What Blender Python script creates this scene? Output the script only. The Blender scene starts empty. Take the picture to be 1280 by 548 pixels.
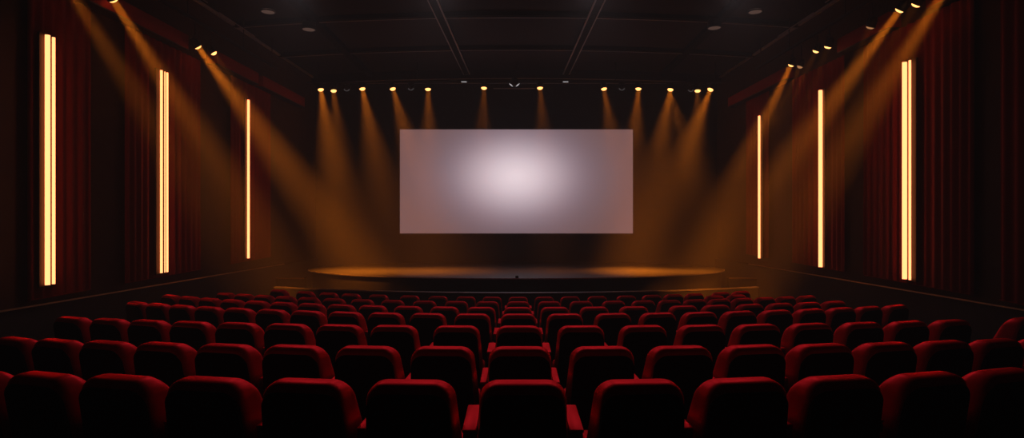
import bpy, bmesh, math, random
from mathutils import Vector, Matrix
random.seed(7)
S = bpy.context.scene
COL = S.collection
PI = math.pi

# ------------------------------------------------------------------ measures
# one unit "u" is a 120th of a seat's width; depth D counts in steps of 700 u
U = 0.0045
VX, VY, F = 645.5, 265.0, 700.0
CZ = 3.3                                    # camera height above the stage-side floor
HW = 1917 * U                               # half width of the hall
CEIL = CZ + 1277 * U                        # ceiling height

def M(D):                                   # depth in metres
    return D * F * U

def P(px, py, D):                           # a measured direction at a depth, in metres
    return Vector(((px - VX) * D * U, M(D), CZ + (VY - py) * D * U))

def lerp_table(t, x):
    if x <= t[0][0]:
        return t[0][1]
    for (x0, y0), (x1, y1) in zip(t, t[1:]):
        if x <= x1:
            return y0 + (y1 - y0) * (x - x0) / (x1 - x0)
    return t[-1][1]

# ------------------------------------------------------------------ materials
def new_mat(name):
    m = bpy.data.materials.new(name); m.use_nodes = True
    nt = m.node_tree; nt.nodes.clear()
    out = nt.nodes.new('ShaderNodeOutputMaterial')
    return m, nt, out

def principled(name, col, rough=0.6, metal=0.0, spec=0.5, noise=0.0, scale=8.0, bump=0.0, bscale=60.0, sheen=0.0, sheen_tint=None, coat=0.0):
    m, nt, out = new_mat(name)
    b = nt.nodes.new('ShaderNodeBsdfPrincipled')
    b.inputs['Base Color'].default_value = (*col, 1)
    b.inputs['Roughness'].default_value = rough
    b.inputs['Metallic'].default_value = metal
    b.inputs['Specular IOR Level'].default_value = spec
    b.inputs['Coat Weight'].default_value = coat
    if sheen:
        b.inputs['Sheen Weight'].default_value = sheen
        b.inputs['Sheen Roughness'].default_value = 0.35
        b.inputs['Sheen Tint'].default_value = (*(sheen_tint or col), 1)
    tc = nt.nodes.new('ShaderNodeTexCoord')
    if noise:
        n = nt.nodes.new('ShaderNodeTexNoise'); n.inputs['Scale'].default_value = scale
        n.inputs['Detail'].default_value = 4
        nt.links.new(tc.outputs['Object'], n.inputs['Vector'])
        mx = nt.nodes.new('ShaderNodeMix'); mx.data_type = 'RGBA'
        mx.inputs[6].default_value = (*[c * (1 - noise) for c in col], 1)
        mx.inputs[7].default_value = (*[min(1, c * (1 + noise)) for c in col], 1)
        nt.links.new(n.outputs['Fac'], mx.inputs[0])
        nt.links.new(mx.outputs[2], b.inputs['Base Color'])
    if bump:
        n2 = nt.nodes.new('ShaderNodeTexNoise'); n2.inputs['Scale'].default_value = bscale
        nt.links.new(tc.outputs['Object'], n2.inputs['Vector'])
        bp = nt.nodes.new('ShaderNodeBump'); bp.inputs['Strength'].default_value = bump
        bp.inputs['Distance'].default_value = 0.01
        nt.links.new(n2.outputs['Fac'], bp.inputs['Height'])
        nt.links.new(bp.outputs['Normal'], b.inputs['Normal'])
    nt.links.new(b.outputs[0], out.inputs['Surface'])
    return m

def emitter(name, col, strength):
    m, nt, out = new_mat(name)
    e = nt.nodes.new('ShaderNodeEmission')
    e.inputs['Color'].default_value = (*col, 1); e.inputs['Strength'].default_value = strength
    nt.links.new(e.outputs[0], out.inputs['Surface'])
    return m

def velvet(name, dif, gloss, rough, gfac):
    """upholstery: deep pile with a coloured sheen towards grazing light"""
    m, nt, out = new_mat(name)
    d = nt.nodes.new('ShaderNodeBsdfDiffuse'); d.inputs['Color'].default_value = (*dif, 1)
    g = nt.nodes.new('ShaderNodeBsdfGlossy'); g.inputs['Color'].default_value = (*gloss, 1)
    g.inputs['Roughness'].default_value = rough
    tc = nt.nodes.new('ShaderNodeTexCoord')
    n = nt.nodes.new('ShaderNodeTexNoise'); n.inputs['Scale'].default_value = 220
    nt.links.new(tc.outputs['Object'], n.inputs['Vector'])
    bp = nt.nodes.new('ShaderNodeBump'); bp.inputs['Strength'].default_value = 0.15; bp.inputs['Distance'].default_value = 0.002
    nt.links.new(n.outputs['Fac'], bp.inputs['Height'])
    nt.links.new(bp.outputs['Normal'], d.inputs['Normal']); nt.links.new(bp.outputs['Normal'], g.inputs['Normal'])
    lw = nt.nodes.new('ShaderNodeLayerWeight'); lw.inputs['Blend'].default_value = 0.35
    mu = nt.nodes.new('ShaderNodeMath'); mu.operation = 'MULTIPLY'; mu.use_clamp = True; mu.inputs[1].default_value = gfac
    nt.links.new(lw.outputs['Facing'], mu.inputs[0])
    mx = nt.nodes.new('ShaderNodeMixShader')
    nt.links.new(mu.outputs[0], mx.inputs[0])
    nt.links.new(d.outputs[0], mx.inputs[1]); nt.links.new(g.outputs[0], mx.inputs[2])
    nt.links.new(mx.outputs[0], out.inputs['Surface'])
    return m

MAT = {
    'velvet': velvet('red_velvet', (0.50, 0.010, 0.016), (1.0, 0.028, 0.04), 0.44, 1.2),
    'back': principled('seat_back_cloth', (0.020, 0.006, 0.006), 0.9, spec=0.1, bump=0.1, bscale=300),
    'arm': principled('arm_grey_plastic', (0.22, 0.18, 0.18), 0.6, spec=0.3),
    'blackmetal': principled('black_painted_metal', (0.014, 0.013, 0.014), 0.45, spec=0.4),
    'lampblack': principled('lamp_black', (0.010, 0.009, 0.009), 0.5, spec=0.4),
    'wall': principled('dark_wall_cloth', (0.066, 0.040, 0.029), 0.9, spec=0.1, noise=0.25, scale=3),
    'backwall': principled('black_back_wall', (0.012, 0.014, 0.019), 0.85, spec=0.15, noise=0.2, scale=2),
    'wains': principled('charcoal_dado', (0.040, 0.036, 0.036), 0.75, spec=0.2, noise=0.2, scale=4),
    'brass': principled('brass_rail', (0.58, 0.40, 0.23), 0.38, metal=1.0),
    'nosing': principled('bright_nosing', (0.55, 0.52, 0.54), 0.36, metal=1.0),
    'fixture_glow': emitter('white_fixture_glow', (1.0, 0.95, 0.96), 0.30),
    'ring': emitter('pale_ring_gleam', (1.0, 0.96, 0.98), 0.55),
    'ring_faint': emitter('faint_ring_gleam', (1.0, 0.92, 0.92), 0.05),
    'steel': principled('dull_steel', (0.20, 0.19, 0.20), 0.45, metal=1.0),
    'ceil': principled('ceiling_tile', (0.022, 0.018, 0.022), 0.85, spec=0.1, noise=0.15, scale=5),
    'beam': principled('ceiling_beam_black', (0.006, 0.0055, 0.006), 0.9, spec=0.05),
    'edge': principled('ceiling_rail_grey', (0.32, 0.30, 0.31), 0.5, spec=0.4),
    'floor': principled('charcoal_carpet', (0.013, 0.012, 0.012), 0.95, spec=0.05, noise=0.35, scale=30),
    'deck': principled('stage_deck_satin', (0.012, 0.0125, 0.017), 0.34, spec=0.8, noise=0.12, scale=2.5),
    'skirt': principled('stage_skirt_black', (0.005, 0.005, 0.0055), 0.7, spec=0.1),
    'curtain': principled('red_curtain', (0.22, 0.017, 0.008), 0.85, spec=0.1, noise=0.15, scale=6),
    'pelmet': principled('red_pelmet', (0.30, 0.024, 0.014), 0.8, spec=0.15, noise=0.15, scale=6),
    'tube': emitter('amber_tube', (1.0, 0.28, 0.098), 3.5),
    'bronze': principled('bronze_halo_plate', (0.065, 0.036, 0.013), 0.6, spec=0.2, noise=0.1, scale=6),
    'lens': emitter('amber_lens', (1.0, 0.42, 0.12), 3.2),
    'lens_dim': emitter('amber_lens_dim', (1.0, 0.45, 0.18), 0.42),
    'seat_fill_lens': emitter('added_fill_lens', (1.0, 0.6, 0.55), 1.5),
    'disc': emitter('dim_downlight', (1.0, 0.55, 0.42), 0.075),
    'chrome': principled('bright_ring', (0.75, 0.72, 0.72), 0.25, metal=1.0),
}

# ------------------------------------------------------------------ helpers
def obj(name, bm, mat, parent=None, smooth=True, angle=40):
    me = bpy.data.meshes.new(name)
    bmesh.ops.recalc_face_normals(bm, faces=bm.faces)
    bm.to_mesh(me); bm.free()
    me.materials.append(MAT[mat] if isinstance(mat, str) else mat)
    if smooth:
        for p in me.polygons:
            p.use_smooth = True
        me.set_sharp_from_angle(angle=math.radians(angle))
    o = bpy.data.objects.new(name, me); COL.objects.link(o)
    if parent:
        o.parent = parent
    return o

def tag(o, label=None, cat=None, group=None, kind=None):
    if label: o['label'] = label
    if cat: o['category'] = cat
    if group: o['group'] = group
    if kind: o['kind'] = kind
    return o

def empty(name, loc, rz=0.0):
    o = bpy.data.objects.new(name, None); COL.objects.link(o)
    o.empty_display_size = 0.1
    o.location = loc; o.rotation_euler = (0, 0, rz)
    return o

def struct(name, bm, mat, smooth=False, angle=40):
    return tag(obj(name, bm, mat, None, smooth, angle), kind='structure')

def add_box(bm, x0, x1, y0, y1, z0, z1, bevel=0.0, seg=2):
    r = bmesh.ops.create_cube(bm, size=1.0)
    vs = r['verts']
    for v in vs:
        v.co = Vector(((x0 + x1) / 2 + v.co.x * (x1 - x0), (y0 + y1) / 2 + v.co.y * (y1 - y0), (z0 + z1) / 2 + v.co.z * (z1 - z0)))
    if bevel:
        es = list({e for v in vs for e in v.link_edges})
        bmesh.ops.bevel(bm, geom=es, offset=bevel, segments=seg, profile=0.5, affect='EDGES')
    return bm

def box(*a, **k):
    return add_box(bmesh.new(), *a, **k)

def add_tube(bm, pts, r, n=10, cap=True):
    """round bar through the points; r one radius or one per point"""
    rs = r if isinstance(r, (list, tuple)) else [r] * len(pts)
    pts = [Vector(p) for p in pts]
    rings = []
    for i, p in enumerate(pts):
        t = (pts[min(i + 1, len(pts) - 1)] - pts[max(i - 1, 0)]).normalized()
        a = t.orthogonal().normalized() if abs(t.z) > 0.95 else Vector((0, 0, 1)).cross(t).normalized()
        b = t.cross(a)
        rings.append([bm.verts.new(p + (a * math.cos(2 * PI * k / n) + b * math.sin(2 * PI * k / n)) * rs[i]) for k in range(n)])
    for A, B in zip(rings, rings[1:]):
        for k in range(n):
            bm.faces.new((A[k], A[(k + 1) % n], B[(k + 1) % n], B[k]))
    if cap:
        bm.faces.new(rings[0]); bm.faces.new(rings[-1])
    return bm

def tube(pts, r, n=10):
    return add_tube(bmesh.new(), pts, r, n)

def add_sweep(bm, path, sec):
    """closed section [(a,b)] swept along a path; a along the horizontal normal, b vertical"""
    path = [Vector(p) for p in path]
    rings = []
    for i, p in enumerate(path):
        t = path[min(i + 1, len(path) - 1)] - path[max(i - 1, 0)]
        n = Vector((-t.y, t.x, 0)).normalized()
        rings.append([bm.verts.new(p + n * a + Vector((0, 0, b))) for a, b in sec])
    k = len(sec)
    for A, B in zip(rings, rings[1:]):
        for j in range(k):
            bm.faces.new((A[j], A[(j + 1) % k], B[(j + 1) % k], B[j]))
    bm.faces.new(rings[0]); bm.faces.new(rings[-1])
    return bm

def sweep(path, sec):
    return add_sweep(bmesh.new(), path, sec)

def rect(w, h, a0=0.0, b0=0.0):
    return [(a0 - w / 2, b0 - h / 2), (a0 + w / 2, b0 - h / 2), (a0 + w / 2, b0 + h / 2), (a0 - w / 2, b0 + h / 2)]

def outline(hw_b, hw_t, z0, z1, rt, rb, n=8):
    """front outline of a cushion, rounded corners, counter-clockwise from bottom left"""
    pts = []
    def arc(cx, cz, r, a0, a1):
        for i in range(n + 1):
            a = a0 + (a1 - a0) * i / n
            pts.append((cx + r * math.cos(a), cz + r * math.sin(a)))
    arc(hw_b - rb, z0 + rb, rb, -PI / 2, 0)
    arc(hw_t - rt, z1 - rt, rt, 0, PI / 2)
    arc(-hw_t + rt, z1 - rt, rt, PI / 2, PI)
    arc(-hw_b + rb, z0 + rb, rb, PI, 1.5 * PI)
    return pts

def slab(layers, place):
    """layers: list of (depth, outline); place maps (x, depth, z) to a point"""
    bm = bmesh.new()
    rings = [[bm.verts.new(place(x, d, z)) for x, z in o] for d, o in layers]
    n = len(rings[0])
    for A, B in zip(rings, rings[1:]):
        for k in range(n):
            bm.faces.new((A[k], A[(k + 1) % n], B[(k + 1) % n], B[k]))
    bm.faces.new(rings[0]); bm.faces.new(rings[-1])
    return bm

ORD = ['', 'first', 'second', 'third', 'fourth', 'fifth', 'sixth', 'seventh', 'eighth', 'ninth', 'tenth', 'eleventh', 'twelfth']

# ------------------------------------------------------------------ raked floor
SEAT_DROP = [(-1.2, 108), (0, 168), (1, 213), (1.39, 236), (1.9, 272), (2.45, 313.5), (3.07, 367), (3.8, 427.5), (4.5, 481), (4.95, 511)]
SEAT_H = 222
# row: radius, picture height of its last seat and how far that seat is, left then right
CURVE_L = [(1.0, 2500, 467, 715), (1.39, 2750, 423.5, 1040), (1.9, 3500, 396.5, 1260), (2.45, 2600, 378.6, 1390), (3.07, 3000, 370.6, 1500), (3.8, 3600, 366, 1590), (4.5, 4000, 362, 1500)]
CURVE_R = [(1.0, 2500, 463, 715), (1.39, 3300, 424.5, 1000), (1.9, 4000, 400, 1240), (2.45, 3000, 382, 1370), (3.07, 4000, 376.7, 1380), (3.8, 3900, 370, 1540), (4.5, 4000, 364, 1400)]
ROW_R, CROWN = {}, {}
for _s, _t in ((-1, CURVE_L), (1, CURVE_R)):
    ROW_R[_s] = [(d, r) for d, r, y, x in _t]
    CROWN[_s] = [(d, ((y - VY) * (d + x * x / (2 * r) / F) - lerp_table(SEAT_DROP, d)) / (x * x)) for d, r, y, x in _t]
    CROWN[_s][-1] = (4.5, CROWN[_s][-1][1]); CROWN[_s].append((5.0, 0.0))

def radius(X, Dc):
    return lerp_table(ROW_R[-1 if X < 0 else 1], Dc)

def row_D(X, Dc):                 # X in u -> depth of the curved row Dc at X
    return Dc + X * X / (2 * radius(X, Dc)) / F

def top_z(X, Dc):                 # seat top below the camera, u
    return -(lerp_table(SEAT_DROP, Dc) + lerp_table(CROWN[-1 if X < 0 else 1], Dc) * X * X)

def floor_z(x, y):                # metres in, metres out
    X, D = x / U, y / M(1)
    Dc = D
    for _ in range(20):
        Dc = 0.5 * Dc + 0.5 * (D - X * X / (2 * radius(X, Dc)) / F)
    return max(0.0, CZ + (top_z(X, Dc) - SEAT_H) * U)

Y0, YB = M(-1.1), M(7.35)
def back_y(x, Dc=7.35):           # curved rear wall
    return M(Dc) + (x / U) ** 2 / (2 * 9000) * U

bm = bmesh.new()
nx, ny = 40, 110
g = [[bm.verts.new((x, y, floor_z(x, y))) for x in [(-HW - 0.1) + (2 * HW + 0.2) * i / nx for i in range(nx + 1)]]
     for y in [Y0 + (M(7.75) - Y0) * j / ny for j in range(ny + 1)]]
for j in range(ny):
    for i in range(nx):
        bm.faces.new((g[j][i], g[j][i + 1], g[j + 1][i + 1], g[j + 1][i]))
struct('floor', bm, 'floor', True)

# ------------------------------------------------------------------ shell
WT = 0.3
TOPZ = CEIL + 0.25
YE = M(7.75)
struct('wall_left', box(-HW - WT, -HW, Y0, YE, -0.2, TOPZ), 'wall')
struct('wall_right', box(HW, HW + WT, Y0, YE, -0.2, TOPZ), 'wall')
struct('wall_rear', box(-HW - WT, HW + WT, Y0 - WT, Y0, -0.2, TOPZ), 'wall')
xs = [-HW + 2 * HW * i / 32 for i in range(33)]
struct('wall_front', sweep([(x, back_y(x) + 0.1, 0) for x in xs], [(-0.1, -0.2), (0.1, -0.2), (0.1, TOPZ), (-0.1, TOPZ)]), 'backwall', True)

# ceiling slab with the tile field set between black beams
struct('ceiling', box(-HW, HW, Y0, YE, CEIL + 0.02, CEIL + 0.3), 'ceil')
def arc_path(D0, x0, x1, z, n=28, R=9000):
    return [(x0 + (x1 - x0) * i / n, M(D0) + ((x0 + (x1 - x0) * i / n) / U) ** 2 / (2 * R) * U, z) for i in range(n + 1)]
for D0, w in ((0.6, 34), (1.8, 34), (3.0, 34), (4.05, 34), (5.13, 34), (6.17, 36)):
    o = struct('ceiling_beam', sweep(arc_path(D0, -HW + 0.01, HW - 0.01, CEIL - 0.03), rect(w * U, 0.14)), 'beam', True)
    struct('ceiling_beam_edge', sweep(arc_path(D0 + 0.5 * w / F + 0.006, -HW + 0.01, HW - 0.01, CEIL - 0.105), rect(0.03, 0.02)), 'edge', True)
def xbeam(D, s):
    return s * (490 - (D - 4.8) * 17) * U
for s in (-1, 1):
    y0, y1 = M(-1.0), M(7.25)
    path = [(xbeam(-1, s), y0, CEIL - 0.06), (xbeam(7.25, s), y1, CEIL - 0.06)]
    struct('ceiling_beam', sweep(path, rect(46 * U, 0.22)), 'beam')
    for q in (-1, 1):
        struct('ceiling_beam_edge', sweep([(p[0] + q * 27 * U, p[1], CEIL - 0.15) for p in path], rect(0.035, 0.05)), 'edge')
    struct('ceiling_beam', sweep([(s * 1270 * U, y0, CEIL - 0.05), (s * 1350 * U, M(7.4), CEIL - 0.05)], rect(52 * U, 0.18)), 'beam')
# header over the stage
struct('ceiling_header', sweep(arc_path(7.25, -HW + 0.01, HW - 0.01, CEIL - 0.16), rect(0.30, 0.36)), 'beam', True)
struct('ceiling_header_edge', sweep(arc_path(7.19, -HW + 0.4, HW - 0.4, CEIL - 0.35), rect(0.03, 0.03)), 'edge', True)
# cornice rails where wall meets ceiling
def wall_path(s, X, pts):
    return [(s * X * U, M(D), CZ + z * U) for D, z in pts]
for side, s in (('left', -1), ('right', 1)):
    struct('cornice_' + side, sweep(wall_path(s, 1906, [(-1, 1262), (7.5, 1262)]), rect(0.09, 0.06)), 'edge')
    # dado below the rail, following the rake
    zt = lambda D: -315 - (D + 0.2) * 16.6
    bm = bmesh.new()
    ring = []
    for D in (-1.09, 7.7):
        for xo in (1895, 1925):
            for z in (-0.15, CZ + zt(D) * U):
                ring.append(bm.verts.new((s * xo * U, M(D), z)))
    a, b, c, d, e, f, g_, h = ring
    for q in ((a, b, d, c), (e, f, h, g_), (a, b, f, e), (c, d, h, g_), (b, d, h, f), (a, c, g_, e)):
        bm.faces.new(q)
    struct('baseboard_' + side, bm, 'wains')
    struct('trim_' + ('1' if s < 0 else '2'), sweep(wall_path(s, 1890, [(D, zt(D) + 2) for D in (-1.05, 2, 4, 6.5)]), rect(0.05, 0.026)), 'brass')

# ------------------------------------------------------------------ curtains and pelmets
def curtain(s, Da, Db, label, z0=-345, z1=905, pleat=52):
    ya, yb = M(Da), M(Db)
    n = max(24, int((yb - ya) / 0.022))
    root = empty('curtain', (s * (HW - 0.10), (ya + yb) / 2, CZ + z0 * U))
    tag(root, label, 'curtain', 'pleated red curtains along the side walls')
    bm = bmesh.new()
    zs = [0.0, 0.4, (z1 - z0) * U * 0.5, (z1 - z0) * U]
    def off(t, z):
        yy = t * (yb - ya)
        return 0.045 * math.sin(2 * PI * yy / (pleat * U) + 1.1 * math.sin(yy * 2.1)) * (0.75 + 0.25 * math.sin(yy * 3.7 + 1)) * (1.0 if z < 1 else 0.85)
    rows = []
    for side in (0, 1):
        for z in zs:
            rows.append([bm.verts.new((-s * (off(i / n, z) + 0.012 * side), -(yb - ya) / 2 + (yb - ya) * i / n, z)) for i in range(n + 1)])
    k = len(zs)
    for base in (0, k):
        for j in range(k - 1):
            for i in range(n):
                bm.faces.new((rows[base + j][i], rows[base + j][i + 1], rows[base + j + 1][i + 1], rows[base + j + 1][i]))
    for i in range(n):
        bm.faces.new((rows[0][i], rows[0][i + 1], rows[k][i + 1], rows[k][i]))
        bm.faces.new((rows[k - 1][i], rows[k - 1][i + 1], rows[2 * k - 1][i + 1], rows[2 * k - 1][i]))
    for j in range(k - 1):
        bm.faces.new((rows[j][0], rows[j + 1][0], rows[k + j + 1][0], rows[k + j][0]))
        bm.faces.new((rows[j][n], rows[j + 1][n], rows[k + j + 1][n], rows[k + j][n]))
    obj('drape', bm, 'curtain', root, True, 80)
    obj('hem_weight', box(-0.02, 0.02, -(yb - ya) / 2 + 0.02, (yb - ya) / 2 - 0.02, -0.012, 0.006, bevel=0.004), 'curtain', root)
    return root

curtain(-1, 3.10, 3.55, 'red curtain behind the nearest twin tube light on the left wall')
curtain(-1, 3.87, 4.78, 'red curtain behind the triple tube light on the left wall')
curtain(-1, 5.30, 6.15, 'red curtain behind the thin single tube light on the left wall')
curtain(1, 2.55, 3.14, 'red curtain at the edge of the picture, nearest one on the right wall')
curtain(1, 3.31, 4.35, 'wide red curtain behind the thick twin tube light on the right wall')
curtain(1, 4.62, 5.50, 'red curtain behind the middle tube light on the right wall')
curtain(1, 6.00, 6.60, 'red curtain behind the tube light nearest the stage on the right wall')

def pelmet(s, D0, D1, label):
    root = empty('pelmet', (s * (HW - 0.15), M(D0), CZ + 920 * U))
    tag(root, label, 'pelmet', 'red pelmets above the curtains')
    L = M(D1) - M(D0)
    obj('board', box(-0.145, 0.145, 0, L, 0, 77 * U, bevel=0.01), 'pelmet', root)
    obj('lower_trim', box(-0.150, 0.150, 0, L, -0.03, -0.002, bevel=0.005), 'blackmetal', root)
    return root
pelmet(-1, 2.2, 4.52, 'long red pelmet above the nearer curtains on the left wall')
pelmet(-1, 4.95, 5.75, 'short red pelmet beyond the side spotlights on the left wall')
pelmet(-1, 5.85, 7.0, 'red pelmet nearest the stage on the left wall')
pelmet(1, 2.2, 3.62, 'red pelmet nearest the camera on the right wall')
pelmet(1, 3.98, 4.62, 'red pelmet between the two pairs of spotlights on the right wall')
pelmet(1, 5.5, 7.0, 'red pelmet nearest the stage on the right wall')

# ------------------------------------------------------------------ tube lights on the side walls
def strip(s, tubes, ytop, ybot, label):
    """tubes: (px, diameter u); ends measured on the first"""
    px = tubes[0][0]
    D = 1855 / abs(px - VX)
    zt, zb = CZ + (VY - ytop) * D * U, CZ + (VY - ybot) * D * U
    Ds = [1855 / abs(t[0] - VX) for t in tubes]
    ym = M(sum(Ds) / len(Ds))
    root = empty('tube_light', (s * (HW - 0.28), ym, zb))
    tag(root, label, 'wall light', 'glowing amber tube lights on the side walls')
    w = M(max(Ds)) - M(min(Ds)) + 0.20
    obj('halo_channel', box(0.062 if s > 0 else -0.105, 0.105 if s > 0 else -0.062, -w / 2, w / 2, -0.04, zt - zb + 0.04, bevel=0.008), 'bronze', root)  # plate widened and browned so its lit face stands in for the halo
    for (p, d), Di in zip(tubes, Ds):
        yl = M(Di) - ym
        obj('tube', tube([(0, yl, 0), (0, yl, zt - zb)], d * U / 2, 14), 'tube', root)
        for zz in (-0.02, zt - zb):
            obj('end_cap', tube([(0, yl, zz), (0, yl, zz + 0.02)], d * U / 2 + 0.004, 14), 'lampblack', root)
    return root
strip(-1, [(59.4, 17), (67, 10.6)], 44, 356.5, 'tall twin amber tube light nearest the camera on the left wall')
strip(-1, [(201.7, 12), (206, 5), (209, 10)], 88, 341.5, 'triple amber tube light, middle of the three on the left wall')
strip(-1, [(310.5, 16)], 125, 323, 'thin single amber tube light nearest the stage on the left wall')
strip(1, [(949, 17)], 145, 323, 'thin single amber tube light nearest the stage on the right wall')
strip(1, [(1025.6, 22)], 113, 334, 'single amber tube light, middle of the three on the right wall')
strip(1, [(1130.8, 20), (1137.4, 10)], 78, 349, 'tall amber tube light with a thin companion, nearest on the right wall')

# ------------------------------------------------------------------ stage, barrier, screen
SZ = CZ - 460 * U
SDc, SA, SB = 6.48, 1665 * U, 0.94 * F * U
def stage_outline(k=1.0, n=72):
    pts = []
    for i in range(n + 1):
        a = PI + PI * i / n
        # front half, then the flanks run back to the wall
        pts.append((SA * k * math.cos(a), M(SDc) + (SB - (1 - k) * SA) * math.sin(a)))
    return pts
def stage_back(x):
    return back_y(x) - 0.02
def stage_prism(k, z0, z1):
    bm = bmesh.new()
    fr = stage_outline(k)
    n = 24
    # rear of the ellipse until it meets the wall
    rear = []
    for i in range(n + 1):
        a = i / n * PI
        x = SA * k * math.cos(a); y = M(SDc) + (SB - (1 - k) * SA) * math.sin(a)
        rear.append((x, min(y, stage_back(x))))
    pts = fr + rear[1:-1]
    lo = [bm.verts.new((x, y, z0)) for x, y in pts]
    hi = [bm.verts.new((x, y, z1)) for x, y in pts]
    m = len(pts)
    for i in range(m):
        bm.faces.new((lo[i], lo[(i + 1) % m], hi[(i + 1) % m], hi[i]))
    bm.faces.new(hi); bm.faces.new(lo)
    return bm
def shift(bm, v):
    bmesh.ops.translate(bm, verts=bm.verts, vec=-Vector(v)); return bm
st0 = (0, M(SDc), 0)
stage = tag(empty('stage', st0), 'wide round-fronted stage with a satin grey deck under the screen', 'stage')
obj('deck', shift(stage_prism(1.0, SZ - 0.05, SZ), st0), 'deck', stage, True, 30)
obj('skirt', shift(stage_prism(0.985, 0.0, SZ - 0.05), st0), 'skirt', stage, True, 30)
obj('nosing', shift(sweep([(x, y - 0.0, SZ - 0.016) for x, y in stage_outline(1.002)], rect(0.02, 0.03)), st0), 'nosing', stage, True)

bar0 = (0, M(5.1), 0)
bar = tag(empty('barrier_wall', bar0), 'low curved black barrier wall with a thin grey top rail before the stage', 'barrier')
bp = [(-1640 * U + 3280 * U * i / 60, M(5.1) + (-1640 + 3280 * i / 60) ** 2 / (2 * 6050) * U, 0) for i in range(61)]
def bar_top(x):
    return CZ - (520 - 8 * (x / U / 1640) ** 2) * U
bm = bmesh.new()
rings = []
for x, y, z in bp:
    rings.append([bm.verts.new(c) for c in ((x, y, 0), (x, y + 0.10, 0), (x, y + 0.10, bar_top(x) - 0.02), (x, y, bar_top(x) - 0.02))])
for A, B in zip(rings, rings[1:]):
    for j in range(4):
        bm.faces.new((A[j], A[(j + 1) % 4], B[(j + 1) % 4], B[j]))
bm.faces.new(rings[0]); bm.faces.new(rings[-1])
obj('panel', shift(bm, bar0), 'skirt', bar, True, 30)
obj('rail', shift(sweep([(x, y + 0.05, bar_top(x)) for x, y, z in bp], rect(0.13, 0.03)), bar0), 'steel', bar, True, 30)

for s, side, yy in ((-1, 'left', 348), (1, 'right', 347.5)):
    z1 = CZ - 522 * U
    x0, x1 = 1672 * U, 1890 * U
    r0 = (s * (x0 + x1) / 2, M(6.3), 0)
    r = tag(empty('side_platform', r0), 'low dark platform with a brass edge between stage and %s wall' % side, 'platform', 'side platforms of the stage')
    hwid = (x1 - x0) / 2
    obj('deck', box(-hwid, hwid, 0.0, 0.30, 0.0, z1, bevel=0.01), 'skirt', r)
    obj('edge_strip', box(-hwid, hwid, -0.03, -0.001, z1 - 0.03, z1 + 0.012), 'brass', r)

# screen: a projected image, brightest in the middle, with beam tint painted at its edges
D_S = 7.12
c0, c1 = P(500, 162, D_S), P(791, 292, D_S)
sw, sh = c1.x - c0.x, c0.z - c1.z
cx, cz = (c0.x + c1.x) / 2, (c0.z + c1.z) / 2
scr = tag(empty('cinema_screen', (cx, M(D_S), c1.z)), 'wide pale glowing cinema screen hanging above the stage', 'screen')
m, nt, out = new_mat('projected_light')
tc = nt.nodes.new('ShaderNodeTexCoord'); sep = nt.nodes.new('ShaderNodeSeparateXYZ')
nt.links.new(tc.outputs['Object'], sep.inputs[0])
def math_node(op, a, b=None):
    n = nt.nodes.new('ShaderNodeMath'); n.operation = op
    for i, v in enumerate((a, b)):
        if v is None: continue
        if isinstance(v, (int, float)): n.inputs[i].default_value = v
        else: nt.links.new(v, n.inputs[i])
    return n.outputs[0]
HX = math_node('DIVIDE', math_node('SUBTRACT', sep.outputs['X'], -0.03), sw / 2)
HZ = math_node('DIVIDE', math_node('SUBTRACT', sep.outputs['Z'], sh * 0.55), sh / 2)
r2 = math_node('SQRT', math_node('ADD', math_node('POWER', math_node('ABSOLUTE', HX), 2), math_node('POWER', math_node('ABSOLUTE', math_node('MULTIPLY', HZ, 0.64)), 2)))
ramp = nt.nodes.new('ShaderNodeValToRGB'); ramp.color_ramp.interpolation = 'B_SPLINE'
nt.links.new(r2, ramp.inputs[0])
def lin(c):
    return tuple(((v / 255 + 0.055) / 1.055) ** 2.4 if v / 255 > 0.04045 else v / 255 / 12.92 for v in c)
stops = [(0.0, (232, 214, 220)), (0.10, (228, 209, 216)), (0.28, (196, 178, 187)), (0.50, (138, 119, 130)), (0.72, (108, 91, 99)), (1.0, (107, 80, 80))]  # outermost stop warmed to imitate the amber beams' tint at the edges
el = ramp.color_ramp.elements
el[0].position, el[0].color = stops[0][0], (*lin(stops[0][1]), 1)
el[1].position, el[1].color = stops[-1][0], (*lin(stops[-1][1]), 1)
for p, c in stops[1:-1]:
    e = el.new(p); e.color = (*lin(c), 1)
em = nt.nodes.new('ShaderNodeEmission'); nt.links.new(ramp.outputs[0], em.inputs['Color'])
em.inputs['Strength'].default_value = 1.14
SCREEN_EM = em
dfs = nt.nodes.new('ShaderNodeBsdfDiffuse'); dfs.inputs['Color'].default_value = (0.35, 0.35, 0.35, 1)
ads = nt.nodes.new('ShaderNodeAddShader')
nt.links.new(em.outputs[0], ads.inputs[0]); nt.links.new(dfs.outputs[0], ads.inputs[1])
nt.links.new(ads.outputs[0], out.inputs['Surface'])
obj('projection_surface', box(-sw / 2, sw / 2, -0.01, 0.02, 0, sh), m, scr, False)
obj('frame', (lambda b: (add_box(b, -sw / 2 - 0.05, -sw / 2, -0.03, 0.05, -0.05, sh + 0.05), add_box(b, sw / 2, sw / 2 + 0.05, -0.03, 0.05, -0.05, sh + 0.05),
    add_box(b, -sw / 2, sw / 2, -0.03, 0.05, sh, sh + 0.05), add_box(b, -sw / 2, sw / 2, -0.03, 0.05, -0.05, 0), b)[-1])(bmesh.new()), 'blackmetal', scr, False)
obj('mounting_back', box(-sw / 2 + 0.2, sw / 2 - 0.2, 0.05, back_y(0) - M(D_S) - 0.01, 0.1, sh - 0.1), 'blackmetal', scr, False)

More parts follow.
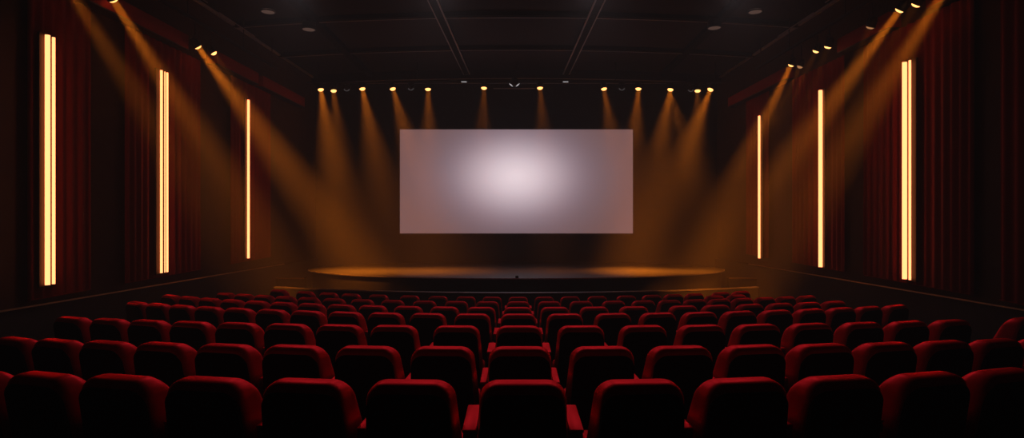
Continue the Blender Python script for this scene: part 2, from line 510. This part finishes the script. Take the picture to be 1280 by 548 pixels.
# a small monitor lamp on the stage lip
r = tag(empty('stage_edge_lamp', (0.02, M(5.56), SZ)), 'tiny dark lamp on the middle of the stage front edge', 'lamp')
obj('housing', box(-0.05, 0.05, 0, 0.12, 0, 0.07, bevel=0.012), 'lampblack', r)
obj('lens', box(-0.035, 0.035, -0.006, 0.004, 0.02, 0.06, bevel=0.002), 'steel', r)

# ------------------------------------------------------------------ rigging
batten_D = 6.85
bz = CZ + 1108 * U
bt = tag(empty('lighting_batten', (0, M(batten_D), bz)), 'long black lighting bar across the hall above the stage', 'lighting bar')
obj('pipe', tube([(-1790 * U, 0, 0), (1790 * U, 0, 0)], 0.03), 'blackmetal', bt)
obj('lower_pipe', tube([(-200 * U, 0.12, -0.20), (160 * U, 0.12, -0.20)], 0.018), 'edge', bt)
obj('cable_tray', box(-1300 * U, 1300 * U, 0.18, 0.3, 0.03, 0.07), 'edge', bt)
for X in (-1700, -850, 0, 850, 1700):
    obj('hanger', tube([(X * U, 0, 0), (X * U, 0, CEIL - bz + 0.02)], 0.014, 8), 'blackmetal', bt)
for s, side in ((-1, 'left'), (1, 'right')):
    rx, rz_ = s * 1800 * U, CZ + 1075 * U
    rr = tag(empty('lighting_rail', (rx, M(2.4), rz_)), 'black lighting rail carrying the side spotlights along the %s wall' % side, 'lighting rail', 'side lighting rails')
    L = M(6.0) - M(2.4)
    obj('rail', box(-0.03, 0.03, 0, L, -0.04, 0.04), 'blackmetal', rr)
    for q in (0.2, 0.33, 0.55, 0.8, 0.97):
        obj('drop_rod', tube([(0, L * q, 0.0), (0, L * q, CEIL - rz_ + 0.02)], 0.014, 8), 'blackmetal', rr)
    obj('conduit', tube([(s * -0.05, L * 0.30, 0.62), (s * -0.05, L * 0.62, 0.62)], 0.014, 8), 'edge', rr)
    obj('conduit', tube([(s * -0.12, L * 0.66, 0.52), (s * -0.12, L * 0.84, 0.52)], 0.012, 8), 'edge', rr)

AMBER = (1.0, 0.225, 0.010)
SPOT_GAIN = 6.0
def spotlight(pos, target, rail_z, label, group, power=0.0, half=12.5, r=0.115, lens='lens', extra=None, blend=0.75):
    """a can lamp hung by its yoke from a rail above; lens centre at pos"""
    pos, target = Vector(pos), Vector(target)
    d = (target - pos).normalized()
    root = empty('spotlight', (pos.x, pos.y, pos.z))
    tag(root, label, 'spotlight', group)
    rot = d.to_track_quat('-Z', 'Y').to_matrix().to_4x4()
    L = r * 2.3
    # can, in lamp space: lens at the origin looking along -Z
    bm = bmesh.new()
    prof = [(r * 1.02, -0.012), (r * 1.08, 0.0), (r * 1.08, 0.03), (r, 0.04), (r * 0.98, L * 0.55), (r * 0.8, L * 0.8), (r * 0.45, L)]
    n = 20
    rings = [[bm.verts.new((q * math.cos(2 * PI * k / n), q * math.sin(2 * PI * k / n), z)) for k in range(n)] for q, z in prof]
    for A, B in zip(rings, rings[1:]):
        for k in range(n):
            bm.faces.new((A[k], A[(k + 1) % n], B[(k + 1) % n], B[k]))
    bm.faces.new(rings[-1])
    inner = [bm.verts.new((r * 0.94 * math.cos(2 * PI * k / n), r * 0.94 * math.sin(2 * PI * k / n), -0.004)) for k in range(n)]
    for k in range(n):
        bm.faces.new((rings[0][k], rings[0][(k + 1) % n], inner[(k + 1) % n], inner[k]))
    bmesh.ops.transform(bm, matrix=rot, verts=bm.verts)
    obj('housing', bm, 'lampblack', root, True, 35)
    bm = bmesh.new()
    rg = [[bm.verts.new((r * q * math.cos(2 * PI * k / n), r * q * math.sin(2 * PI * k / n), z)) for k in range(n)] for q, z in ((0.93, 0.006), (0.93, -0.008), (0.72, -0.038), (0.4, -0.055))]
    for A, B in zip(rg, rg[1:]):
        for k in range(n):
            bm.faces.new((A[k], A[(k + 1) % n], B[(k + 1) % n], B[k]))
    bm.faces.new(rg[-1]); bm.faces.new(rg[0])
    bmesh.ops.transform(bm, matrix=rot, verts=bm.verts)
    obj('lens', bm, lens, root, True, 60)
    # yoke: from the rail down both sides of the can
    piv = -d * (L * 0.42)
    ax = d.cross(Vector((0, 0, 1)))
    ax = ax.normalized() if ax.length > 0.05 else Vector((1, 0, 0))
    up = Vector((0, 0, 1))
    apex = Vector((piv.x, piv.y, max(0.12, min(rail_z - pos.z - 0.05, piv.z + r * 1.9))))
    w = r * 1.22
    obj('yoke', tube([piv + ax * r * 0.98, piv + ax * w, Vector((apex.x, apex.y, apex.z)) + ax * w * 0.8, apex, Vector((apex.x, apex.y, apex.z)) - ax * w * 0.8, piv - ax * w, piv - ax * r * 0.98], 0.011, 6), 'blackmetal', root)
    obj('clamp', tube([apex, (apex.x, apex.y, max(apex.z + 0.03, rail_z - pos.z - 0.046))], 0.018, 8), 'blackmetal', root)
    for k, (tg, pw, hf) in enumerate([(target, power, half)] + (extra or [])):
        if pw <= 0: continue
        dd = (Vector(tg) - pos).normalized()
        ld = bpy.data.lights.new('spot_beam', 'AREA'); ld.shape = 'DISK'; ld.size = r * 1.5
        ld.energy = pw * SPOT_GAIN * 0.0092 * (hf / 12.5) ** 2; ld.color = AMBER
        ld.spread = math.radians(hf * 2 * 1.08)
        lo = bpy.data.objects.new('spot_beam', ld); COL.objects.link(lo)
        lo.location = pos + d * 0.062 + dd * 0.004
        lo.rotation_euler = dd.to_track_quat('-Z', 'Y').to_euler()
    return root

BP = 1450
back = [  # px, py, target px at the stage, relative power
    (401, 112, 436, 1.0, None), (417, 113.5, 440, .35, None), (453, 111, 497, .8, None), (491, 111, 556, .6, None), (535, 111.5, 540, .42, None),
    (605, 110, 599, .22, None), (675, 110, 692, .22, None), (755, 111, 792, .38, None), (798, 111, 780, .55, None),
    (838, 112, 797, .75, (905, .42)), (872, 113.5, 868, .22, None), (888, 112, 800, 1.0, None)]
for i, (px, py, tx, pw, ex) in enumerate(back):
    pos = P(px, py, 6.8)
    ex_ = [(P(ex[0], 338, 6.2), BP * ex[1], 12)] if ex else None
    spotlight(pos, P(tx, 338, 6.25), bz, 'lit amber spotlight on the bar above the stage, %s from the left' % ORD[i + 1], 'amber spotlights on the bar above the stage', BP * pw, 13, extra=ex_)

def side_lamp(px, py, tpx, tpy, tD, power, label, half=8.0, lens='lens', r=0.10):
    s = -1 if px < VX else 1
    D = 1810 / abs(px - VX)
    pos = P(px, py, D)
    spotlight(pos, P(tpx, tpy, tD), CZ + 1075 * U, label, 'amber spotlights on the side rails', power, half, r=r, lens=lens)
SP = 3400
side_lamp(68, -42, 304, 330, 4.95, SP * 0.38, 'spotlight on the left wall rail, nearest the camera, only its beam in view', 6.5)
side_lamp(141, -1, 350, 330, 5.3, SP * 0.75, 'lit spotlight on the left wall rail, cut by the top of the picture', 7.5)
side_lamp(247, 58, 452, 338, 5.95, SP * 0.98, 'bright spotlight, nearer of the close pair on the left wall rail', 9)
side_lamp(267, 66, 440, 300, 5.3, SP * 0.16, 'dimmer spotlight, farther of the close pair on the left wall rail', 5, r=0.085)
side_lamp(1190, -25, 963, 330, 5.1, SP * 0.7, 'spotlight on the right wall rail, nearest the camera, only its beam in view', 7.5)
side_lamp(1145.5, 5, 930, 330, 5.0, SP * 0.1, 'lit spotlight high on the right wall rail, beside the top edge of the picture', 5)
side_lamp(1125, 12, 893, 330, 5.1, SP * 1.0, 'bright spotlight with the strongest beam on the right wall rail', 7.5)
side_lamp(1088, 33, 990, 250, 4.8, SP * 0.08, 'dim spotlight alone in the middle of the right wall rail', 5, 'lens_dim')
side_lamp(1035, 58, 960, 250, 5.2, SP * 0.09, 'spotlight, nearer of the middle pair on the right wall rail', 5)
side_lamp(1020, 63.5, 930, 250, 5.3, SP * 0.09, 'spotlight, farther of the middle pair on the right wall rail', 5, r=0.09)
side_lamp(1000, 83, 900, 300, 5.4, SP * 0.15, 'dim spotlight, nearer of the pair closest to the stage, right wall rail', 5, 'lens_dim', r=0.085)
side_lamp(989, 81, 866, 338, 6.1, SP * 0.75, 'bright spotlight closest to the stage on the right wall rail', 8.5, r=0.09)

# unlit moving heads on the stage bar
def moving_head(px, py, label, k=1.0, chrome=True, lean=0.3):
    pos = P(px, py, 6.78)
    root = tag(empty('moving_head_lamp', pos), label, 'stage lamp', 'unlit moving heads on the stage bar')
    obj('mounting_plate', box(-0.13 * k, 0.13 * k, -0.09 * k, 0.09 * k, bz - pos.z - 0.13, bz - pos.z - 0.035, bevel=0.015), 'lampblack', root)
    zt = bz - pos.z - 0.12
    for s in (-1, 1):
        obj('yoke_arm', box(s * 0.15 * k - 0.025, s * 0.15 * k + 0.025, -0.05, 0.05, -0.04, zt, bevel=0.012), 'lampblack', root)
    bm = bmesh.new()
    bmesh.ops.create_uvsphere(bm, u_segments=20, v_segments=12, radius=0.125 * k)
    bmesh.ops.scale(bm, vec=(1, 1, 1.15), verts=bm.verts)
    obj('head', bm, 'lampblack', root, True, 60)
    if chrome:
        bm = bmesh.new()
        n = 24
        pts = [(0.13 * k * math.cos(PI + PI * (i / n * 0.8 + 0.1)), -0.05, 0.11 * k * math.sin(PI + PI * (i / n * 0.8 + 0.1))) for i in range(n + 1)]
        obj('gleam_ring', add_tube(bm, pts, 0.022 * k, 8), 'ring' if k > 1 else 'ring_faint', root)  # emission stands in for the gleam on the chrome ring
    return root
moving_head(643, 103, 'big unlit moving head with a painted-on gleam ring at the bar centre', 1.35)
moving_head(434, 111, 'small unlit moving head between the second and third spotlights from the left', 0.8)
moving_head(514, 110, 'small unlit moving head right of the fourth spotlight from the left', 0.8)
moving_head(777, 110, 'small unlit moving head right of the eighth spotlight from the left', 0.8)
moving_head(863, 112, 'small unlit moving head left of the eleventh spotlight from the left', 0.75)
for px, lab in ((580, 'small white fixture with added glow, hanging left of the big moving head'), (707, 'small white fixture with added glow, hanging right of the big moving head')):
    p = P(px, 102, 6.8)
    r = tag(empty('white_fixture', p), lab, 'white fixture', 'white fixtures on the stage bar')
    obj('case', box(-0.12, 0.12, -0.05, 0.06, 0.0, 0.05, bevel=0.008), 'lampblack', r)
    obj('lens', box(-0.10, 0.10, -0.055, 0.04, -0.028, -0.001, bevel=0.008), 'fixture_glow', r)  # glow put in the colour stands for light falling on the white fixture
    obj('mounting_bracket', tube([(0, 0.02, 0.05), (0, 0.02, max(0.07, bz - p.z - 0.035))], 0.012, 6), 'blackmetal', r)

# ceiling downlights
def downlight(px, py, label, hang=0.0):
    z = CEIL - 0.06 - hang
    D = (z - CZ) / U / (VY - py)
    p = Vector(((px - VX) * D * U, M(D), z))
    root = tag(empty('downlight', p), label, 'downlight', 'ceiling downlights')
    R = 0.19
    if hang:
        obj('can', tube([(0, 0, 0.015), (0, 0, hang - 0.06)], R, 24), 'lampblack', root)
    obj('bezel', (lambda b: (add_tube(b, [(R * math.cos(2 * PI * i / 32), R * math.sin(2 * PI * i / 32), 0.01) for i in range(33)], 0.02, 6, False), b)[-1])(bmesh.new()), 'lampblack', root)
    obj('diffuser', tube([(0, 0, 0.0), (0, 0, 0.04)], R * 0.95, 24), 'disc', root)
downlight(335, 15, 'round dim downlight flush in the ceiling on the left')
downlight(944, 15, 'round dim downlight flush in the ceiling on the right')
downlight(386, 37, 'black can downlight hanging from the dark left ceiling beam', 0.30)
downlight(893, 35, 'black can downlight hanging from the dark right ceiling beam', 0.30)

# ------------------------------------------------------------------ seats
TILT = math.tan(math.radians(11))
BACK_T = 0.165
def tilted(x, d, z):                 # reclined back whose sides deepen towards the arms
    k = (d + BACK_T / 2) / BACK_T
    wedge = 0.42 * (1.0 - max(z, 0.60)) * max(0.0, min(1.0, k))
    return Vector((x, d + (1.0 - z) * TILT + wedge, z))
def back_mesh():
    def o(i): return outline(0.272 - i * 0.5, 0.246 - i * 0.5, 0.36 + i, 1.0 - i, max(0.02, 0.108 - i * 0.3), 0.05)
    t = BACK_T / 2
    return slab([(-t, o(0.048)), (-t + 0.008, o(0.026)), (-t + 0.022, o(0.011)), (-t + 0.040, o(0.003)), (-t + 0.060, o(0)), (t - 0.05, o(0)), (t - 0.022, o(0.006)), (t - 0.006, o(0.022)), (t, o(0.05))], tilted)
def panel_mesh():
    def o(i): return outline(0.262 - i, 0.236 - i, 0.33 + i, 0.951 - i, max(0.02, 0.10 - i), 0.03)
    t = BACK_T / 2
    return slab([(-t - 0.012, o(0.012)), (-t - 0.008, o(0.003)), (-t + 0.012, o(0))], tilted)
def seat_cushion_mesh():
    def o(i): return outline(0.252 - i, 0.252 - i, 0.37 + i, 0.49 - i, 0.045 - i * 0.5, 0.03)
    return slab([(0.185, o(0.02)), (0.20, o(0.003)), (0.22, o(0)), (0.60, o(0)), (0.635, o(0.008)), (0.65, o(0.03))], lambda x, d, z: Vector((x, d, z)))
def arm_pad(s, w):
    c = 0.264 + w
    return box(s * c - w, s * c + w, 0.02, 0.44, 0.700, 0.722, bevel=0.008)
def arm_body(s, w):
    c = 0.264 + w
    return box(s * c - w + 0.002, s * c + w - 0.002, 0.022, 0.43, 0.645, 0.699, bevel=0.006)
def side_frame(s):
    bm = bmesh.new()
    add_box(bm, s * 0.296 - 0.022, s * 0.296 + 0.022, 0.12, 0.42, -0.06, 0.66, bevel=0.008)
    return bm
def under_frame():
    return box(-0.262, 0.262, 0.24, 0.30, 0.32, 0.37, bevel=0.006)
def leg(s):
    bm = bmesh.new()
    add_box(bm, s * 0.2 - 0.025, s * 0.2 + 0.025, 0.22, 0.32, -0.07, 0.33, bevel=0.006)
    return bm
def end_panel(s):
    def o(i): return outline(0.215 - i, 0.20 - i, 0.16 + i, 0.70 - i, 0.06, 0.04)
    return slab([(0.0, o(0.004)), (0.012, o(0)), (0.03, o(0)), (0.04, o(0.006))], lambda x, d, z: Vector((s * (0.332 + d), 0.24 + x, z)))

ME = {}
def shared(name, key, maker, mat, parent):
    """each kind of part is built once; later seats get copies of it"""
    if key not in ME:
        ME[key] = obj(name, maker(), mat, parent)
        return ME[key]
    c = ME[key].copy(); c.parent = parent; COL.objects.link(c)
    return c
def make_seat(loc, rz, label, group, arms, end=0, wide=False):
    r = tag(empty('cinema_chair', loc, rz), label, 'seat', group)
    b = shared('backrest', 'back', back_mesh, 'velvet', r)
    shared('back_panel', 'panel', panel_mesh, 'back', r)
    shared('seat_cushion', 'cush', seat_cushion_mesh, 'velvet', r)
    shared('under_frame', 'frame', under_frame, 'blackmetal', r)
    for s in (-1, 1):
        shared('leg', 'leg%d' % s, lambda: leg(s), 'blackmetal', r)
    for s in arms:
        a = shared('armrest', 'arm%d%s' % (s, wide), lambda: arm_body(s, 0.039 if wide else 0.025), 'arm', r)
        shared('arm_pad', 'pad%d%s' % (s, wide), lambda: arm_pad(s, 0.041 if wide else 0.026), 'velvet', a)
        shared('side_frame', 'side%d' % s, lambda: side_frame(s), 'blackmetal', r)
    if end:
        shared('end_panel', 'end%d' % end, lambda: end_panel(end), 'arm', r)
    return r

ROWS = [
    (1.0, 654, [511.5, 389, 269.5, 158.5, 63.5, -24], [801.5, 927, 1049, 1162, 1250], 'in the nearest row'),
    (1.39, 650, [555, 465, 383, 303.5, 231, 163.5, 98.5, 40.5, -15], [754, 852, 937, 1020.5, 1100.5, 1177.5, 1247, 1306], 'in the second nearest row'),
    (1.9, 649, [570, 491.5, 423, 359, 300, 243.5, 186.5, 136.5, 89.5], [727, 805, 878, 948, 1014, 1078, 1136, 1190, 1283], 'in the third nearest row'),
    (2.45, 648, [590, 534, 483.5, 436.5, 393.5, 353, 313, 279, 243, 211, 180.5], [706.7, 767, 823.5, 875.5, 925, 971, 1013.5, 1049, 1083, 1120], 'in the fourth nearest row'),
    (3.07, 647.2, [601, 555, 509.5, 465, 425.5, 389, 356, 330.7, 303.5, 275.5, 250.5, 226], [694, 743.5, 793, 855, 896, 938.5, 976, 1011, 1043], 'in the fifth nearest row'),
    (3.8, 647.6, [609, 570, 530, 490, 452, 416.5, 385, 356, 329.5, 305, 281.5], [687, 727, 767.7, 805, 831.7, 861.7, 892.5, 923, 952.5, 980, 1009], 'in the sixth nearest row'),
    (4.5, 647.8, [614.7, 582, 547, 511.5, 472.5, 438, 410, 381, 348], [680.7, 713, 747, 783.5, 815.5, 842.4, 867, 902, 927], 'in the row nearest the stage'),
]
def seat_pose(X, Dc):
    D = row_D(X, Dc)
    return X * U, M(D), math.atan2(X, radius(X, Dc))
def seat_mid_px(X, Dc):
    x, y, a = seat_pose(X, Dc)
    xs = []
    for lx in (-0.26, 0.26):
        for ly in (-0.06, 0.06):
            wx = x + lx * math.cos(a) - ly * math.sin(a)
            wy = y + lx * math.sin(a) + ly * math.cos(a)
            xs.append(VX + wx / wy * F)
    return (min(xs) + max(xs)) / 2
def solve_X(px, Dc):
    lo, hi = -1760.0, 1760.0
    for _ in range(60):
        mid = (lo + hi) / 2
        if seat_mid_px(mid, Dc) < px: lo = mid
        else: hi = mid
    return (lo + hi) / 2
PMIN = 0.608
pitches = []
def place(X, Dc, label, group, arms, end, wide=False):
    x, y, a = seat_pose(X, Dc)
    return make_seat((x, y, CZ + (top_z(X, Dc) - SEAT_H) * U), a, label, group, arms, end, wide)
def spaced(X, Dc, prev, s):
    """keep neighbours an arm's width apart"""
    if s * (X - prev) < 0:
        X = prev
    while True:
        p, q = seat_pose(prev, Dc), seat_pose(X, Dc)
        dist = math.hypot(p[0] - q[0], p[1] - q[1])
        if dist >= PMIN - 1e-4:
            pitches.append((Dc, round(X), round(dist, 3)))
            return X
        X += s
for Dc, pc, left, right, where in ROWS:
    Xc = solve_X(pc, Dc)
    grp = 'seats ' + where
    runs = []
    for s, lst in ((-1, left), (1, right)):
        prev, run = Xc, []
        for px in lst:
            prev = spaced(solve_X(px, Dc), Dc, prev, s); run.append(prev)
        runs.append(run)
    def gap(A, B):
        p, q = seat_pose(A, Dc), seat_pose(B, Dc)
        return math.hypot(p[0] - q[0], p[1] - q[1])
    place(Xc, Dc, 'dark red cinema seat in the straight middle column, ' + where, grp, (-1, 1), 0, min(gap(Xc, runs[0][0]), gap(Xc, runs[1][0])) > 0.635)
    for s, lst, run, word in ((-1, left, runs[0], 'left'), (1, right, runs[1], 'right')):
        for k, X in enumerate(run):
            last = (k == len(run) - 1)
            lab = 'dark red cinema seat, %s %s of the middle column, %s' % (ORD[k + 1], word, where)
            if Dc == 1.9 and lst[k] == 1283:
                lab = 'dark red cinema seat beyond the gap at the right end, ' + where
            end = s if last and Dc in (1.9, 2.45) and lst[k] != 1283 else 0
            place(X, Dc, lab, grp, (s,), end, last or gap(X, run[k + 1]) > 0.635)
for px, w in ((894, 'inner'), (921.5, 'outer')):
    place(solve_X(px, 4.15), 4.15, 'dark red cinema seat, %s of the odd pair wedged before the last row' % w, 'odd pair of seats at the right', (1,), 0)

# ------------------------------------------------------------------ fill lamps added out of view to brighten the seat tops
SEAT_FILL = 135
def seat_fill_light(X, D, tX, tD, tz, power, label):
    p = Vector((X * U, M(D), CEIL - 0.30))
    t = Vector((tX * U, M(tD), CZ + tz * U))
    d = (t - p).normalized()
    root = tag(empty('seat_fill_light', p), label, 'fill light', 'added fill lights over the seats')
    rot = d.to_track_quat('-Z', 'Y').to_matrix().to_4x4()
    def turned(bm):
        bmesh.ops.transform(bm, matrix=rot, verts=bm.verts); return bm
    obj('housing', turned(tube([(0, 0, 0.0), (0, 0, 0.03), (0, 0, 0.16), (0, 0, 0.22)], [0.13, 0.13, 0.12, 0.07], 20)), 'lampblack', root)
    obj('lens', turned(tube([(0, 0, -0.012), (0, 0, -0.001)], 0.11, 20)), 'seat_fill_lens', root)
    obj('mounting_bracket', tube([-d * 0.12, (-d.x * 0.12, -d.y * 0.12, 0.31)], 0.016, 8), 'blackmetal', root)
    ld = bpy.data.lights.new('seat_fill_beam', 'SPOT'); ld.energy = power; ld.color = (1.0, 0.8, 0.85)
    ld.spot_size = math.radians(100); ld.spot_blend = 1.0; ld.shadow_soft_size = 0.1
    lo = bpy.data.objects.new('seat_fill_beam', ld); COL.objects.link(lo)
    lo.location = p + d * 0.05; lo.rotation_euler = d.to_track_quat('-Z', 'Y').to_euler()
for X, w in ((-1150, 'far left'), (-400, 'middle left'), (400, 'middle right'), (1150, 'far right')):
    seat_fill_light(X, 4.25, X * 0.8, 2.0, -260, SEAT_FILL, 'added warm white fill light on the ceiling over the seats, %s of the four' % w)

# ------------------------------------------------------------------ haze
w = bpy.data.worlds.new('hall_air'); S.world = w; w.use_nodes = True
nt = w.node_tree; nt.nodes.clear()
out = nt.nodes.new('ShaderNodeOutputWorld')
bg = nt.nodes.new('ShaderNodeBackground'); bg.inputs['Color'].default_value = (0, 0, 0, 1); bg.inputs['Strength'].default_value = 0
vs = nt.nodes.new('ShaderNodeVolumeScatter')
vs.inputs['Color'].default_value = (1, 1, 1, 1); vs.inputs['Density'].default_value = 0.008; vs.inputs['Anisotropy'].default_value = 0.0
nt.links.new(bg.outputs[0], out.inputs['Surface']); nt.links.new(vs.outputs[0], out.inputs['Volume'])

# ------------------------------------------------------------------ camera and view
cam = bpy.data.cameras.new('camera'); co = bpy.data.objects.new('camera', cam); COL.objects.link(co)
cam.sensor_width = 36; cam.lens = 36 * F / 1280
cam.shift_x = -(VX - 640) / 1280
cam.shift_y = -(274 - VY) / 1280
cam.clip_start = 0.05; cam.clip_end = 200
co.location = (0, 0, CZ); co.rotation_euler = (PI / 2, 0, 0)
S.camera = co
S.view_settings.view_transform = 'Standard'
S.view_settings.look = 'None'
S.view_settings.exposure = 0.0
S.view_settings.gamma = 1.0
S.view_settings.use_curve_mapping = False
c = S.cycles
c.use_denoising = True
c.max_bounces = 5; c.diffuse_bounces = 3; c.glossy_bounces = 3; c.volume_bounces = 0; c.transparent_max_bounces = 4
c.use_light_tree = True
